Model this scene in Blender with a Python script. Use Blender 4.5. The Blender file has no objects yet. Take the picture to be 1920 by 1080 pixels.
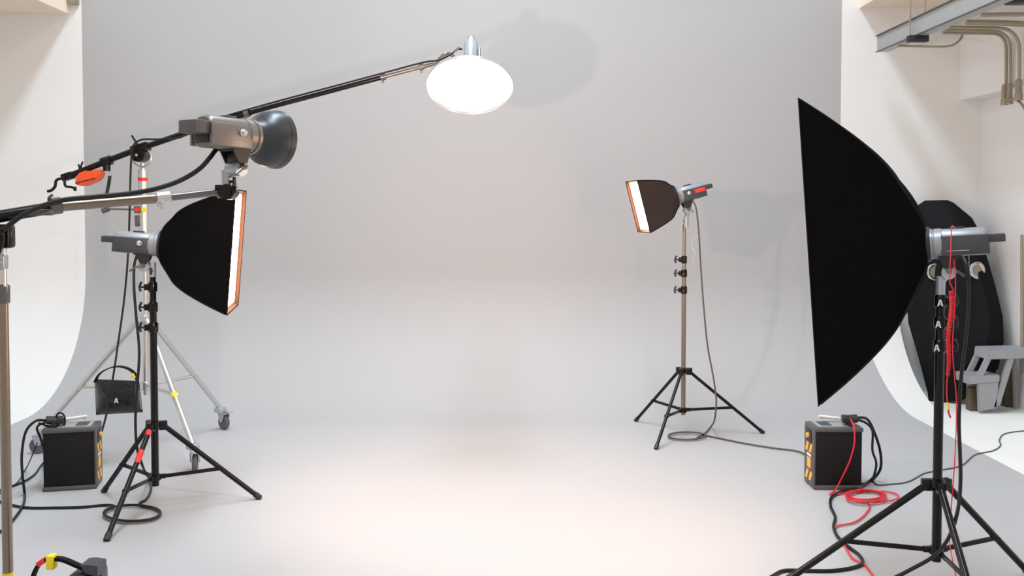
import bpy, bmesh, math, random
from mathutils import Vector as V, Matrix, Euler
random.seed(4)
C = bpy.context.scene.collection
R = math.radians
# ------------------------------------------------------------ camera model
FPX = 1800.0; HZ = 390.0; PITCH = R(2.0); CAMH = 1.5
CY = HZ + FPX*math.tan(PITCH)
def ray(px, py):
    u = (px-960)/FPX; v = -(py-CY)/FPX
    F = V((0, math.cos(PITCH), -math.sin(PITCH))); U = V((0, math.sin(PITCH), math.cos(PITCH)))
    return V((u, 0, 0)) + U*v + F
def P(px, py, Y):
    d = ray(px, py); return V((0, 0, CAMH)) + d*(Y/d.y)
def G(px, py, h=0.0):
    d = ray(px, py); return V((0, 0, CAMH)) + d*((h-CAMH)/d.z)
# ------------------------------------------------------------ materials
def mat(name, col, rough=.5, metal=0., noise=0., nscale=20., bump=0., bscale=60., coat=0., spec=None):
    m = bpy.data.materials.new(name); m.use_nodes = True
    nt = m.node_tree; b = nt.nodes['Principled BSDF']
    b.inputs['Base Color'].default_value = (*col, 1); b.inputs['Roughness'].default_value = rough
    b.inputs['Metallic'].default_value = metal
    if spec is not None: b.inputs['Specular IOR Level'].default_value = spec
    if coat: b.inputs['Coat Weight'].default_value = coat
    tc = nt.nodes.new('ShaderNodeTexCoord')
    n = nt.nodes.new('ShaderNodeTexNoise'); n.inputs['Scale'].default_value = nscale; n.inputs['Detail'].default_value = 5
    nt.links.new(tc.outputs['Object'], n.inputs['Vector'])
    mix = nt.nodes.new('ShaderNodeMix'); mix.data_type = 'RGBA'
    k = noise if noise else .04
    mix.inputs[6].default_value = (*[c*(1-k) for c in col], 1); mix.inputs[7].default_value = (*[min(1, c*(1+k)) for c in col], 1)
    nt.links.new(n.outputs['Fac'], mix.inputs[0]); nt.links.new(mix.outputs[2], b.inputs['Base Color'])
    if bump:
        n2 = nt.nodes.new('ShaderNodeTexNoise'); n2.inputs['Scale'].default_value = bscale; n2.inputs['Detail'].default_value = 4
        nt.links.new(tc.outputs['Object'], n2.inputs['Vector'])
        bp = nt.nodes.new('ShaderNodeBump'); bp.inputs['Strength'].default_value = bump; bp.inputs['Distance'].default_value = .01
        nt.links.new(n2.outputs['Fac'], bp.inputs['Height']); nt.links.new(bp.outputs['Normal'], b.inputs['Normal'])
    return m
def emit(name, col, s):
    m = bpy.data.materials.new(name); m.use_nodes = True; nt = m.node_tree
    b = nt.nodes['Principled BSDF']; b.inputs['Base Color'].default_value = (.8, .8, .8, 1)
    b.inputs['Emission Color'].default_value = (*col, 1); b.inputs['Emission Strength'].default_value = s
    return m
GREYC = (.43, .43, .435)
M = dict(
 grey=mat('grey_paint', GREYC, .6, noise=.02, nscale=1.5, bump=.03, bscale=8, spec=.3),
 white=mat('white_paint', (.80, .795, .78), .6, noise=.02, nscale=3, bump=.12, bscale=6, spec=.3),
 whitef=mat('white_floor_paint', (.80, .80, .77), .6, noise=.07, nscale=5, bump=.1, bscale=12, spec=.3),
 ceil=mat('ceiling_paint', (.80, .70, .58), .8, noise=.03, nscale=2),
 black=mat('black_metal', (.005, .005, .0055), .22, .0, noise=.2, spec=.28),
 blackp=mat('black_plastic', (.014, .014, .015), .45, noise=.2),
 fabric=mat('black_fabric', (.0025, .0025, .0028), .85, noise=.25, nscale=9, bump=.35, bscale=14, spec=.06),
 fabric2=mat('black_nylon', (.005, .005, .006), .65, noise=.3, nscale=12, bump=.5, bscale=18, spec=.14),
 vinyl=mat('black_vinyl', (.012, .0135, .016), .3, noise=.3, nscale=12, bump=.6, bscale=22),
 cable=mat('cable_rubber', (.009, .0095, .010), .4, spec=.3),
 cableg=mat('thin_cable_grey', (.07, .07, .075), .5),
 brown=mat('brown_cable', (.09, .075, .065), .5),
 red=mat('red_cord', (.75, .015, .03), .4),
 redtape=mat('red_tape', (.75, .03, .03), .5),
 orange=mat('orange_enamel', (.85, .09, .015), .4),
 yellow=mat('yellow_tape', (.85, .68, .01), .5),
 amber=mat('amber_sticker', (.85, .45, .05), .5),
 housing=mat('light_grey_housing', (.30, .32, .35), .35, .35, noise=.05),
 panel=mat('slate_panel', (.05, .057, .068), .45, .2, noise=.06),
 dhouse=mat('dark_grey_housing', (.19, .175, .16), .38, .35, noise=.06),
 silver=mat('brushed_aluminium', (.62, .62, .62), .32, .85, noise=.06, nscale=40),
 chrome=mat('chrome', (.75, .76, .78), .14, 1.),
 swivel=mat('pale_alloy', (.42, .47, .52), .35, .5, noise=.05),
 steel=mat('dark_steel', (.16, .155, .15), .3, .8, noise=.1),
 pole=mat('bronze_steel', (.26, .21, .165), .28, .85, noise=.1),
 refl=mat('grey_reflector_shell', (.05, .055, .062), .33, .5, noise=.05),
 bezel=mat('pack_frame', (.11, .105, .105), .45, .3, noise=.08),
 packp=mat('pack_panel', (.007, .007, .0085), .65, spec=.25, bump=.3, bscale=120),
 plasticw=mat('pale_grey_plastic', (.29, .305, .32), .5, noise=.05),
 conduit=mat('conduit_steel', (.36, .31, .23), .4, .5, noise=.1),
 tray=mat('galvanised_steel', (.42, .43, .42), .45, .4, noise=.05, nscale=12),
 wheel=mat('caster_rubber', (.10, .10, .12), .6), label=mat('white_print', (.75, .76, .76), .6),
 boxb=mat('brown_box', (.10, .075, .045), .7, noise=.3, nscale=10),
 softlight=emit('diffuser_glow', (1, .62, .42), 20.0), softedge=emit('diffuser_rim_glow', (1, .48, .16), 1.6), lamplight=emit('lamp_glow', (1, .76, .64), 6.0), lampedge=emit('lamp_rim_glow', (1, .75, .55), 1.6),
 lining=mat('bronze_lining', (.13, .055, .025), .6), fabric_lit=mat('lit_black_fabric', (.030, .020, .017), .7, noise=.25, nscale=9, bump=.3, bscale=14, spec=.25),  # smallest softbox: black fabric with warm light on it put into the base colour
 bulb=emit('bulb_glow', (1, .72, .45), 6.0),
)
# ------------------------------------------------------------ object helpers
ORG = {}
def thing(name, label, cat, base, group=None):
    o = bpy.data.objects.new(name, None); C.objects.link(o); o.location = base; o.empty_display_size = .1
    o['label'] = label; o['category'] = cat
    if group: o['group'] = group
    ORG[o.name] = V(base); return o
def obj(name, bm, m, parent=None, smooth=True, label=None, cat=None, group=None, kind=None, base=None, ang=40):
    me = bpy.data.meshes.new(name)
    bmesh.ops.recalc_face_normals(bm, faces=bm.faces)
    if parent is not None: off = ORG[parent.name]
    elif base is not None: off = V(base)
    elif kind == 'structure': off = V((0, 0, 0))
    else:
        xs = [v.co for v in bm.verts]
        off = V((sum(c.x for c in xs)/len(xs), sum(c.y for c in xs)/len(xs), min(c.z for c in xs)))
    for v in bm.verts: v.co -= off
    bm.to_mesh(me); bm.free()
    for mm in (m if isinstance(m, (list, tuple)) else [m]): me.materials.append(mm)
    o = bpy.data.objects.new(name, me); C.objects.link(o)
    if smooth:
        me.shade_smooth()
        try: me.set_sharp_from_angle(angle=R(ang))
        except Exception: pass
    if parent is not None: o.parent = parent
    else: o.location = off
    ORG[o.name] = off
    if label: o['label'] = label
    if cat: o['category'] = cat
    if group: o['group'] = group
    if kind: o['kind'] = kind
    return o
def NB(): return bmesh.new()
def frame(a):
    a = V(a).normalized(); t = V((0, 0, 1)) if abs(a.z) < .9 else V((0, 1, 0))
    x = a.cross(t).normalized(); y = x.cross(a).normalized(); return x, y
def lathe(bm, prof, o, ax, n=24, closed_ends=True):
    """prof: list of (t along axis, radius)"""
    o = V(o); ax = V(ax).normalized(); x, y = frame(ax); rings = []
    for t, r in prof:
        rings.append([bm.verts.new(o+ax*t+(x*math.cos(2*math.pi*k/n)+y*math.sin(2*math.pi*k/n))*max(r, 1e-5)) for k in range(n)])
    for A, B in zip(rings, rings[1:]):
        for k in range(n): bm.faces.new((A[k], A[(k+1) % n], B[(k+1) % n], B[k]))
    if closed_ends: bm.faces.new(rings[0][::-1]); bm.faces.new(rings[-1])
    return bm
def cyl(bm, a, b, r, r2=None, n=16):
    a = V(a); b = V(b); return lathe(bm, [(0, r), ((b-a).length, r if r2 is None else r2)], a, b-a, n)
def box(bm, c, s, X=(1, 0, 0), Y=(0, 1, 0), Z=(0, 0, 1), bev=0., seg=2):
    c = V(c); X = V(X); Y = V(Y); Z = V(Z); vs = []
    b2 = bmesh.new()
    for i in (-1, 1):
        for j in (-1, 1):
            for k in (-1, 1): vs.append(b2.verts.new(c+X*(i*s[0]/2)+Y*(j*s[1]/2)+Z*(k*s[2]/2)))
    for f in ((0, 1, 3, 2), (4, 6, 7, 5), (0, 4, 5, 1), (2, 3, 7, 6), (0, 2, 6, 4), (1, 5, 7, 3)): b2.faces.new([vs[q] for q in f])
    if bev: bmesh.ops.bevel(b2, geom=list(b2.edges), offset=bev, segments=seg, profile=.5, affect='EDGES')
    merge(bm, b2); return bm
def merge(bm, b2):
    mp = {v: bm.verts.new(v.co) for v in b2.verts}
    for f in b2.faces: bm.faces.new([mp[v] for v in f.verts])
    b2.free()
def crom(pts, n=8, closed=False):
    pts = [V(p) for p in pts]; out = []; N = len(pts)
    rng = range(N if closed else N-1)
    for i in rng:
        if closed: p0, p1, p2, p3 = pts[(i-1) % N], pts[i], pts[(i+1) % N], pts[(i+2) % N]
        else: p0, p1, p2, p3 = pts[max(i-1, 0)], pts[i], pts[i+1], pts[min(i+2, N-1)]
        d01 = max((p1-p0).length, 1e-4)**.5; d12 = max((p2-p1).length, 1e-4)**.5; d23 = max((p3-p2).length, 1e-4)**.5
        m1 = (p2-p1) + d12*((p1-p0)/d01 - (p2-p0)/(d01+d12)) if i > 0 or closed else (p2-p1)
        m2 = (p2-p1) + d12*((p3-p2)/d23 - (p3-p1)/(d12+d23)) if i < N-2 or closed else (p2-p1)
        for k in range(n):
            t = k/n; t2 = t*t; t3 = t2*t
            out.append(p1*(2*t3-3*t2+1)+m1*(t3-2*t2+t)+p2*(-2*t3+3*t2)+m2*(t3-t2))
    if not closed: out.append(pts[-1])
    return out
def tube(bm, pts, r, n=8, seg=8, smooth=True, floorclamp=True):
    pts = crom(pts, seg) if smooth else [V(p) for p in pts]
    if floorclamp:
        for p in pts: p.z = max(p.z, r)
    q = [pts[0]]
    for p in pts[1:]:
        if (p-q[-1]).length > 1e-4: q.append(p)
    pts = q; t0 = (pts[1]-pts[0]).normalized(); x, y = frame(t0); rings = []
    for i, p in enumerate(pts):
        t = (pts[min(i+1, len(pts)-1)]-pts[max(i-1, 0)]).normalized()
        x = (x - t*x.dot(t))
        if x.length < 1e-6: x, _ = frame(t)
        x.normalize(); y = t.cross(x)
        rings.append([bm.verts.new(p+(x*math.cos(2*math.pi*k/n)+y*math.sin(2*math.pi*k/n))*r) for k in range(n)])
    for A, B in zip(rings, rings[1:]):
        for k in range(n): bm.faces.new((A[k], A[(k+1) % n], B[(k+1) % n], B[k]))
    bm.faces.new(rings[0][::-1]); bm.faces.new(rings[-1]); return bm
def ribbon(bm, pts, wdir, w, th):
    """flat strap along pts, width along wdir"""
    pts = crom(pts, 6); wd = V(wdir).normalized(); rings = []
    for i, p in enumerate(pts):
        t = (pts[min(i+1, len(pts)-1)]-pts[max(i-1, 0)]).normalized(); nn = t.cross(wd).normalized()
        rings.append([bm.verts.new(p+wd*a*w/2+nn*b*th/2) for a, b in ((-1, -1), (1, -1), (1, 1), (-1, 1))])
    for A, B in zip(rings, rings[1:]):
        for k in range(4): bm.faces.new((A[k], A[(k+1) % 4], B[(k+1) % 4], B[k]))
    bm.faces.new(rings[0][::-1]); bm.faces.new(rings[-1]); return bm
def prism(bm, poly, d):
    d = V(d); A = [bm.verts.new(V(p)) for p in poly]; B = [bm.verts.new(V(p)+d) for p in poly]; n = len(A)
    bm.faces.new(A[::-1]); bm.faces.new(B)
    for k in range(n): bm.faces.new((A[k], A[(k+1) % n], B[(k+1) % n], B[k]))
    return bm
def letterA(bm, c, X, Z, s, th=.0012):
    c = V(c); X = V(X).normalized(); Z = V(Z).normalized(); N = X.cross(Z)
    def p(a, b): return c+X*a*s+Z*b*s
    prism(bm, [p(-.42, -.5), p(-.2, -.5), p(.06, .5), p(-.14, .5)], N*th)
    prism(bm, [p(.42, -.5), p(.2, -.5), p(-.06, .5), p(.14, .5)], N*th)
    prism(bm, [p(-.14, -.25), p(.14, -.25), p(.1, -.08), p(-.1, -.08)], N*th)
def torus(bm, c, ax, Rr, r, n=28, k=8):
    x, y = frame(ax); c = V(c); pts = [c+(x*math.cos(2*math.pi*i/n)+y*math.sin(2*math.pi*i/n))*Rr for i in range(n+1)]
    tube(bm, pts, r, k, smooth=False, floorclamp=False)
def quad(bm, a, b, c, d, mi=0):
    f = bm.faces.new([bm.verts.new(V(q)) for q in (a, b, c, d)]); f.material_index = mi; return f
# ------------------------------------------------------------ the room
YW = 7.8; RC = 1.0; XL = -3.47; XRT = 2.66; XRF = 2.88; XCE = 3.12; XLW = -4.7; XRW = 3.80; YRC = 7.8; YBACK = -3.0
prof = [(YW, 8.6), (YW, 3.0), (YW, 1.6)]
for k in range(0, 25):
    t = math.pi/2*k/24; prof.append((YW-RC+RC*math.cos(t), RC-RC*math.sin(t)))
bm = NB(); rows = []
for (y, z) in prof:
    f = 0 if z > 1.5 else (1.5-z)/1.5
    xr = XRT+(.0 if z > 1.6 else (XRF-XRT)*f**.8)
    rows.append([bm.verts.new((x, y, z)) for x in (XLW, XL, -1.5, 0, 1.5, xr, XCE)])
    if z > 1.5 or abs(z-RC) < .001: rows[-1].append(bm.verts.new((XRW, y, z)))
for A, B in zip(rows, rows[1:]):
    for k in range(min(len(A), len(B))-1):
        f = bm.faces.new((A[k], A[k+1], B[k+1], B[k])); f.material_index = 0 if 1 <= k <= 4 else 1
quad(bm, (XCE, YW, RC), (XRW, YW, RC), (XRW, YW, 0), (XCE, YW, 0), 1)
f = bm.faces.new([bm.verts.new((XCE, y, z)) for (y, z) in prof if z <= RC+.001]+[bm.verts.new((XCE, YW, 0))]); f.material_index = 1
obj('wall_back', bm, [M['grey'], M['white']], kind='structure', ang=60)
bm = NB(); ys = [YW-RC, 5, 3, 1, YBACK]
xs = [XLW, XL, XRF, XCE]
for y0, y1 in zip(ys, ys[1:]):
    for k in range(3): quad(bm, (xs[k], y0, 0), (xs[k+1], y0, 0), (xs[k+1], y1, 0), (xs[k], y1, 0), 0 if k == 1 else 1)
quad(bm, (XCE, YRC, 0), (XRW, YRC, 0), (XRW, YBACK, 0), (XCE, YBACK, 0), 1)
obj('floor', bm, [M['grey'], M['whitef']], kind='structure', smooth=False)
bm = NB(); box(bm, ((3.62+XRW)/2, (YW+YBACK)/2, (2.37+3.11)/2), (XRW-3.62, YW-YBACK, 3.11-2.37))
obj('trim_2', bm, M['white'], kind='structure', smooth=False)   # bulkhead along the top of the right wall
bm = NB(); quad(bm, (XRW, YRC, 0), (XRW, YBACK, 0), (XRW, YBACK, 8.6), (XRW, YRC, 8.6))
obj('wall_right', bm, M['white'], kind='structure', smooth=False)
bm = NB(); quad(bm, (XLW, YW, 0), (XLW, YBACK, 0), (XLW, YBACK, 8.6), (XLW, YW, 8.6))
obj('wall_left', bm, M['white'], kind='structure', smooth=False)
# lower ceilings either side of the tall bay over the backdrop
HL = 3.06; HR = 3.11; XSL = -3.56; XSR = 2.80
bm = NB(); box(bm, ((XLW+XSL)/2, (YW+YBACK)/2, HL+.25), (XSL-XLW, YW-YBACK, .5)); obj('ceiling_left', bm, M['ceil'], kind='structure', smooth=False)
bm = NB(); prism(bm, [(XSR, YBACK, HR), (XRW, YBACK, HR), (XRW, YRC, HR), (XCE, YW, HR), (XSR, YW, HR)], (0, 0, .5)); obj('ceiling_right', bm, M['ceil'], kind='structure', smooth=False)

# ------------------------------------------------------------ cable wireway and conduits, upper right
tw = thing('cable_tray', 'long grey steel cable tray hanging from two rods, upper right', 'cable tray', (2.84, 6, 2.69))
bm = NB()
x0 = 2.80; w = .085; zb = 2.695; zt = 2.815
prism(bm, [(x0, 7.41, zb), (x0, 7.41, zt), (x0+.012, 7.41, zt), (x0+.012, 7.41, zb+.012), (x0+w-.004, 7.41, zb+.012), (x0+w-.004, 7.41, zt), (x0+w, 7.41, zt), (x0+w, 7.41, zb)], (0, -3.2, 0))
obj('tray_body', bm, M['tray'], tw, smooth=False)
bm = NB(); box(bm, (x0-.004, 5.8, zt+.003), (.02, 3.22, .006)); box(bm, (x0-.003, 5.8, zb+.0), (.018, 3.22, .006)); obj('tray_lip', bm, M['bezel'], tw, smooth=False)
for px in (1706, 1733.5):
    q = P(px, 70, 6.72); bm = NB(); cyl(bm, (q.x, 6.72, 2.66), (q.x, 6.72, HR), .006, n=8); obj('hanger_rod', bm, M['conduit'], tw)
a = P(1706, 70, 6.72); b = P(1735, 70, 6.72)
bm = NB(); box(bm, ((a.x+b.x)/2, 6.72, 2.675), (b.x-a.x+.03, .06, .045), bev=.004); obj('strut_bracket', bm, M['blackp'], tw)
Yc = 7.3
def cond(label, pts, r, cat='conduit', couple=None):
    t = thing('conduit_pipe', label, cat, pts[-1], 'conduits on the right wall')
    bm = NB(); tube(bm, pts, r, 10, 6); obj('pipe', bm, M['conduit'], t)
    if couple:
        bm = NB(); lathe(bm, [(0, r*1.2), (.01, r*1.9), (.10, r*1.9), (.115, r*2.4), (.15, r*2.4)], couple[0], couple[1], 12); obj('coupling', bm, M['conduit'], t)
def bend(x0, y0, xe, ye, Y, rad):   # horizontal run then bend down, pixel coords
    pts = [P(x0, y0, Y), P((x0+xe-rad)/2, y0+1, Y), P(xe-rad, y0+2, Y)]
    for k in range(1, 5):
        t = math.pi/2*k/4; pts.append(P(xe-rad+rad*math.sin(t), y0+2+rad*(1-math.cos(t)), Y))
    pts += [P(xe+.5, (y0+rad+ye)/2, Y), P(xe, ye, Y)]; return pts
cond('inner thin conduit bending down the right wall, ending leftmost', bend(1768, 61, 1886, 168, 6.98, 24), .011, couple=(P(1884, 158, 6.98), (0, 0, -1)))
cond('middle thin conduit bending down beside the inner one', bend(1772, 57, 1894, 165, 6.95, 28), .011, couple=(P(1893, 156, 6.95), (0, 0, -1)))
cond('outer conduit with the widest bend down the right wall', bend(1780, 51, 1911, 158, 6.80, 36), .012, couple=(P(1910, 148, 6.80), (0, 0, -1)))
cond('thick straight horizontal conduit crossing under the cable tray', [P(1812, 42, 6.75), P(1870, 43, 6.75), P(1924, 45, 6.75)], .020)
cond('horizontal conduit highest beside the cable tray end', [P(1840, 28, 6.6), P(1890, 27, 6.6), P(1946, 27, 6.6)], .014)
cond('short conduit curving up from under the cable tray like a hook', [P(1684, 86, 7.0), P(1740, 87, 7.0), P(1776, 87, 7.0), P(1790, 83, 7.0), P(1801, 73, 7.0), P(1806, 60, 7.05), P(1807, 50, 7.1)], .008)
cond('bent flexible conduit leaving the couplings at the frame edge', [P(1884, 188, 6.94), P(1896, 186, 6.9), P(1906, 188, 6.84), P(1916, 196, 6.76), P(1926, 212, 6.7)], .009)
cond('upright yellowish conduit low on the right wall behind the stool', [P(1916, 440, 7.1), P(1916, 560, 7.1), P(1916, 700, 7.1)], .010)
bm = NB(); q = P(1908, -2, 5.9); box(bm, q, (.12, .1, .06), bev=.006)
obj('junction_box', bm, M['blackp'], label='small dark junction box at the top right corner', cat='junction box')
bm = NB(); q = P(138, 0, 7.76); box(bm, q, (.06, .08, .07), bev=.006)
obj('junction_box', bm, M['conduit'], label='small brown box high on the left edge of the wall', cat='junction box')

# ------------------------------------------------------------ light stand
def light_stand(label, ctr, feet, top, ch=.42, hh=.165, r=.0175, m='black', lm='black', secs=None, jf=.58, knobside=-1, legr=.012, group='black light stands with spread tripod legs'):
    ctr = V(ctr); t = thing('light_stand', label, 'light stand', (ctr.x, ctr.y, 0), group)
    secs = secs or [(hh-.02, top, r)]
    for z0, z1, rr in secs:
        bm = NB(); cyl(bm, ctr+V((0, 0, z0)), ctr+V((0, 0, z1)), rr, n=20); obj('pole', bm, M[m], t)
    bm = NB(); lathe(bm, [(0, r+.004), (.004, r+.012), (.03, r+.012), (.034, r+.004)], ctr+V((0, 0, ch-.01)), (0, 0, 1), 20)
    hub = NB(); lathe(hub, [(0, r+.002), (.004, r+.01), (.03, r+.01), (.034, r+.002)], ctr+V((0, 0, hh-.02)), (0, 0, 1), 20)
    for f in feet:
        f = V(f); d = V((f.x-ctr.x, f.y-ctr.y, 0)).normalized(); s = V((-d.y, d.x, 0))
        box(bm, ctr+d*(r+.022)+V((0, 0, ch)), (.04, .03, .045), X=d, Y=s, bev=.004)
        box(hub, ctr+d*(r+.016)+V((0, 0, hh)), (.034, .02, .022), X=d, Y=s, bev=.003)
        a = ctr+d*(r+.032)+V((0, 0, ch-.008)); e = V((f.x, f.y, legr*.6))
        lb = NB(); cyl(lb, a, e, legr, n=12); lg = obj('leg', lb, M[lm], t)
        dd = (e-a).normalized(); tb = NB(); cyl(tb, e-dd*.03, e+dd*.004, legr+.003, n=12); obj('leg_tip', tb, M['blackp'], lg)
        j = a.lerp(e, jf); bb = NB(); h0 = ctr+d*(r+.03)+V((0, 0, hh)); bx = (j-h0); L = bx.length; bx.normalize()
        box(bb, (h0+j)/2, (L, .010, .018), X=bx, Y=s, Z=bx.cross(s), bev=.002)
        cyl(bb, j-s*.014, j+s*.014, .009, n=10); obj('brace', bb, M[lm], t)
    obj('collar', bm, M['black'], t); obj('hub', hub, M['black'], t)
    for (z0, z1, rr), (y0, y1, r2) in zip(secs, secs[1:]):
        z = y0; cb = NB(); lathe(cb, [(0, rr+.002), (.004, rr+.006), (.045, rr+.006), (.05, r2+.003)], ctr+V((0, 0, z1-.045)), (0, 0, 1), 18)
        box(cb, ctr+V((knobside*(rr+.012), -.004, z1-.02)), (.022, .026, .03), bev=.003); cl = obj('clamp', cb, M['black'], t)
        kb = NB(); q = ctr+V((knobside*(rr+.02), -.006, z1-.02))
        cyl(kb, q, q+V((knobside*.02, 0, 0)), .005, n=8); tube(kb, [q+V((knobside*.022, 0, -.022)), q+V((knobside*.028, 0, 0)), q+V((knobside*.018, 0, .026))], .006, 8, 5)
        obj('knob', kb, M['blackp'], cl)
    return t, ctr
# ------------------------------------------------------------ strobe head
def hdr(yaw, tilt):     # yaw measured from +X towards +Y, tilt up
    return V((math.cos(yaw)*math.cos(tilt), math.sin(yaw)*math.cos(tilt), math.sin(tilt)))
def frm(ax):
    ax = V(ax).normalized(); s = V((0, 0, 1)).cross(ax).normalized(); u = ax.cross(s).normalized(); return ax, s, u
def strobe(label, o, ax, mount=None, dark=False, sc=1., marks=None, ring=True, bracket=True, u0=None, panelside=1, knob=True, hth=.030, name='studio_flash_head'):
    """o = front flange centre; ax points to the front; mount = top point of the stand below"""
    a, s, u = frm(ax); o = V(o)
    def L(x, y, z): return o+a*x*sc+s*y*sc+u*z*sc
    t = thing(name, label, 'flash head', mount if mount is not None else o, 'studio flash heads')
    hm = M['dhouse'] if dark else M['housing']; pm = M['dhouse'] if dark else M['panel']
    def section(x, k=1.):
        out = []
        for i in range(28):
            th = 2*math.pi*i/28; cy_, sz = math.cos(th), math.sin(th)
            e = .45 if sz < 0 else .8
            yy = .050*math.copysign(abs(cy_)**e, cy_)*k; zz = (.056 if sz > 0 else .050)*math.copysign(abs(sz)**e, sz)*k
            out.append(L(x, yy, zz))
        return out
    bm = NB(); rings = [[bm.verts.new(p) for p in section(x, k)] for x, k in ((-.205, .86), (-.20, .95), (-.19, 1), (-.05, 1), (-.045, .98))]
    for A, B in zip(rings, rings[1:]):
        for k in range(28): bm.faces.new((A[k], A[(k+1) % 28], B[(k+1) % 28], B[k]))
    bm.faces.new(rings[0]); bm.faces.new(rings[-1])
    obj('housing', bm, hm, t)
    bm = NB(); lathe(bm, [(-.05*sc, .052*sc), (-.045*sc, .059*sc), (-.02*sc, .059*sc), (-.018*sc, .056*sc), (-.014*sc, .056*sc), (-.012*sc, .060*sc), (0, .060*sc), (.001, .05*sc)], o, a, 32)
    obj('front_ring', bm, hm, t)
    for sd in (-1, 1):
        bm = NB(); box(bm, L(-.126, sd*.050, -.008), (.168*sc, .010*sc, .074*sc), X=a, Y=s, Z=u, bev=.003*sc)
        sp = obj('side_panel', bm, pm, t)
        if not knob: continue
        bm = NB(); lathe(bm, [(0, .011*sc), (.004*sc, .013*sc), (.006*sc, .009*sc), (.014*sc, .010*sc), (.018*sc, .006*sc)], L(-.085, sd*.054, .004), s*sd, 16); obj('latch_knob', bm, M['chrome'], sp)
        bm = NB()
        for xx in (-.06, -.15): cyl(bm, L(xx, sd*.0548, .006), L(xx, sd*.0556, .006), .004*sc, n=10)
        box(bm, L(-.09, sd*.0552, -.022), (.09*sc, .0012, .0016), X=a, Y=s, Z=u); obj('panel_screws', bm, M['steel'], sp)
    if not knob:
        bm = NB(); box(bm, L(-.1, .056, -.028), (.08, .002, .002), X=a, Y=s, Z=u); obj('seam_strip', bm, M['silver'], t)
    bm = NB(); box(bm, L(-.215, .0, .012), (.10*sc, .085*sc, hth*sc), X=a, Y=s, Z=u, bev=.004*sc); obj('rear_handle', bm, M['bezel'] if dark else M['panel'], t)
    bm = NB(); box(bm, L(-.204, 0, -.018), (.012*sc, .07*sc, .036*sc), X=a, Y=s, Z=u, bev=.004*sc); obj('rear_socket', bm, M['blackp'], t)
    bm = NB(); box(bm, L(-.10, 0, .0585), (.05*sc, .03*sc, .006*sc), X=a, Y=s, Z=u, bev=.002*sc); obj('top_catch', bm, M['panel'] if not dark else M['bezel'], t)
    if bracket:
        bm = NB()
        for sd in (-1, 1): prism(bm, [L(-.11, sd*.03, -.045), L(-.03, sd*.03, -.045), L(-.048, sd*.03, -.095), L(-.062, sd*.03, -.102), L(-.08, sd*.03, -.095)], s*sd*.006)
        box(bm, L(-.07, 0, -.05), (.09*sc, .06*sc, .012*sc), X=a, Y=s, Z=u, bev=.003)
        box(bm, L(-.066, 0, -.074), (.036*sc, .058*sc, .036*sc), X=a, Y=s, Z=u, bev=.008)
        br = obj('tilt_bracket', bm, M['blackp'], t)
        bm = NB(); cyl(bm, L(-.064, -.05, -.105), L(-.064, .04, -.105), .011, n=14)
        h = L(-.064, -.05, -.105); tube(bm, [h, h-s*.012-a*.03-u*.01, h-s*.012-a*.055-u*.03], .005, 8, 4, floorclamp=False)
        obj('tilt_lever', bm, M['steel'], br)
        if mount is not None:
            mt = V(mount); c = L(-.064, 0, -.112); bm = NB()
            cyl(bm, c-s*.030, c+s*.030, .026, n=24); cyl(bm, c-s*.034, c+s*.034, .008, n=12)
            cyl(bm, mt-V((0, 0, .05)), V((mt.x, mt.y, mt.z+.02)), .017, n=18)
            tube(bm, [V((mt.x, mt.y, mt.z)), mt.lerp(c, .5), c], .015, 12, 4); sw = obj('swivel', bm, M['swivel'], t)
            bm = NB(); q = mt-V((0, 0, .02)); cyl(bm, q, q-s*.035, .005, n=8); box(bm, q-s*.038, (.012, .008, .034), X=a, Y=s, Z=u, bev=.003)
            obj('locking_screw', bm, M['blackp'], sw)
    if marks == 'red':
        bm = NB(); box(bm, L(-.165, panelside*.0565, .005), (.075*sc, .004, .028*sc), X=a, Y=s, Z=u, bev=.0015); obj('sticker', bm, M['orange'] if 0 else M['redtape'], t, label='red tape patch')
    return t, L
def spigot(t, top): pass
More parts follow.
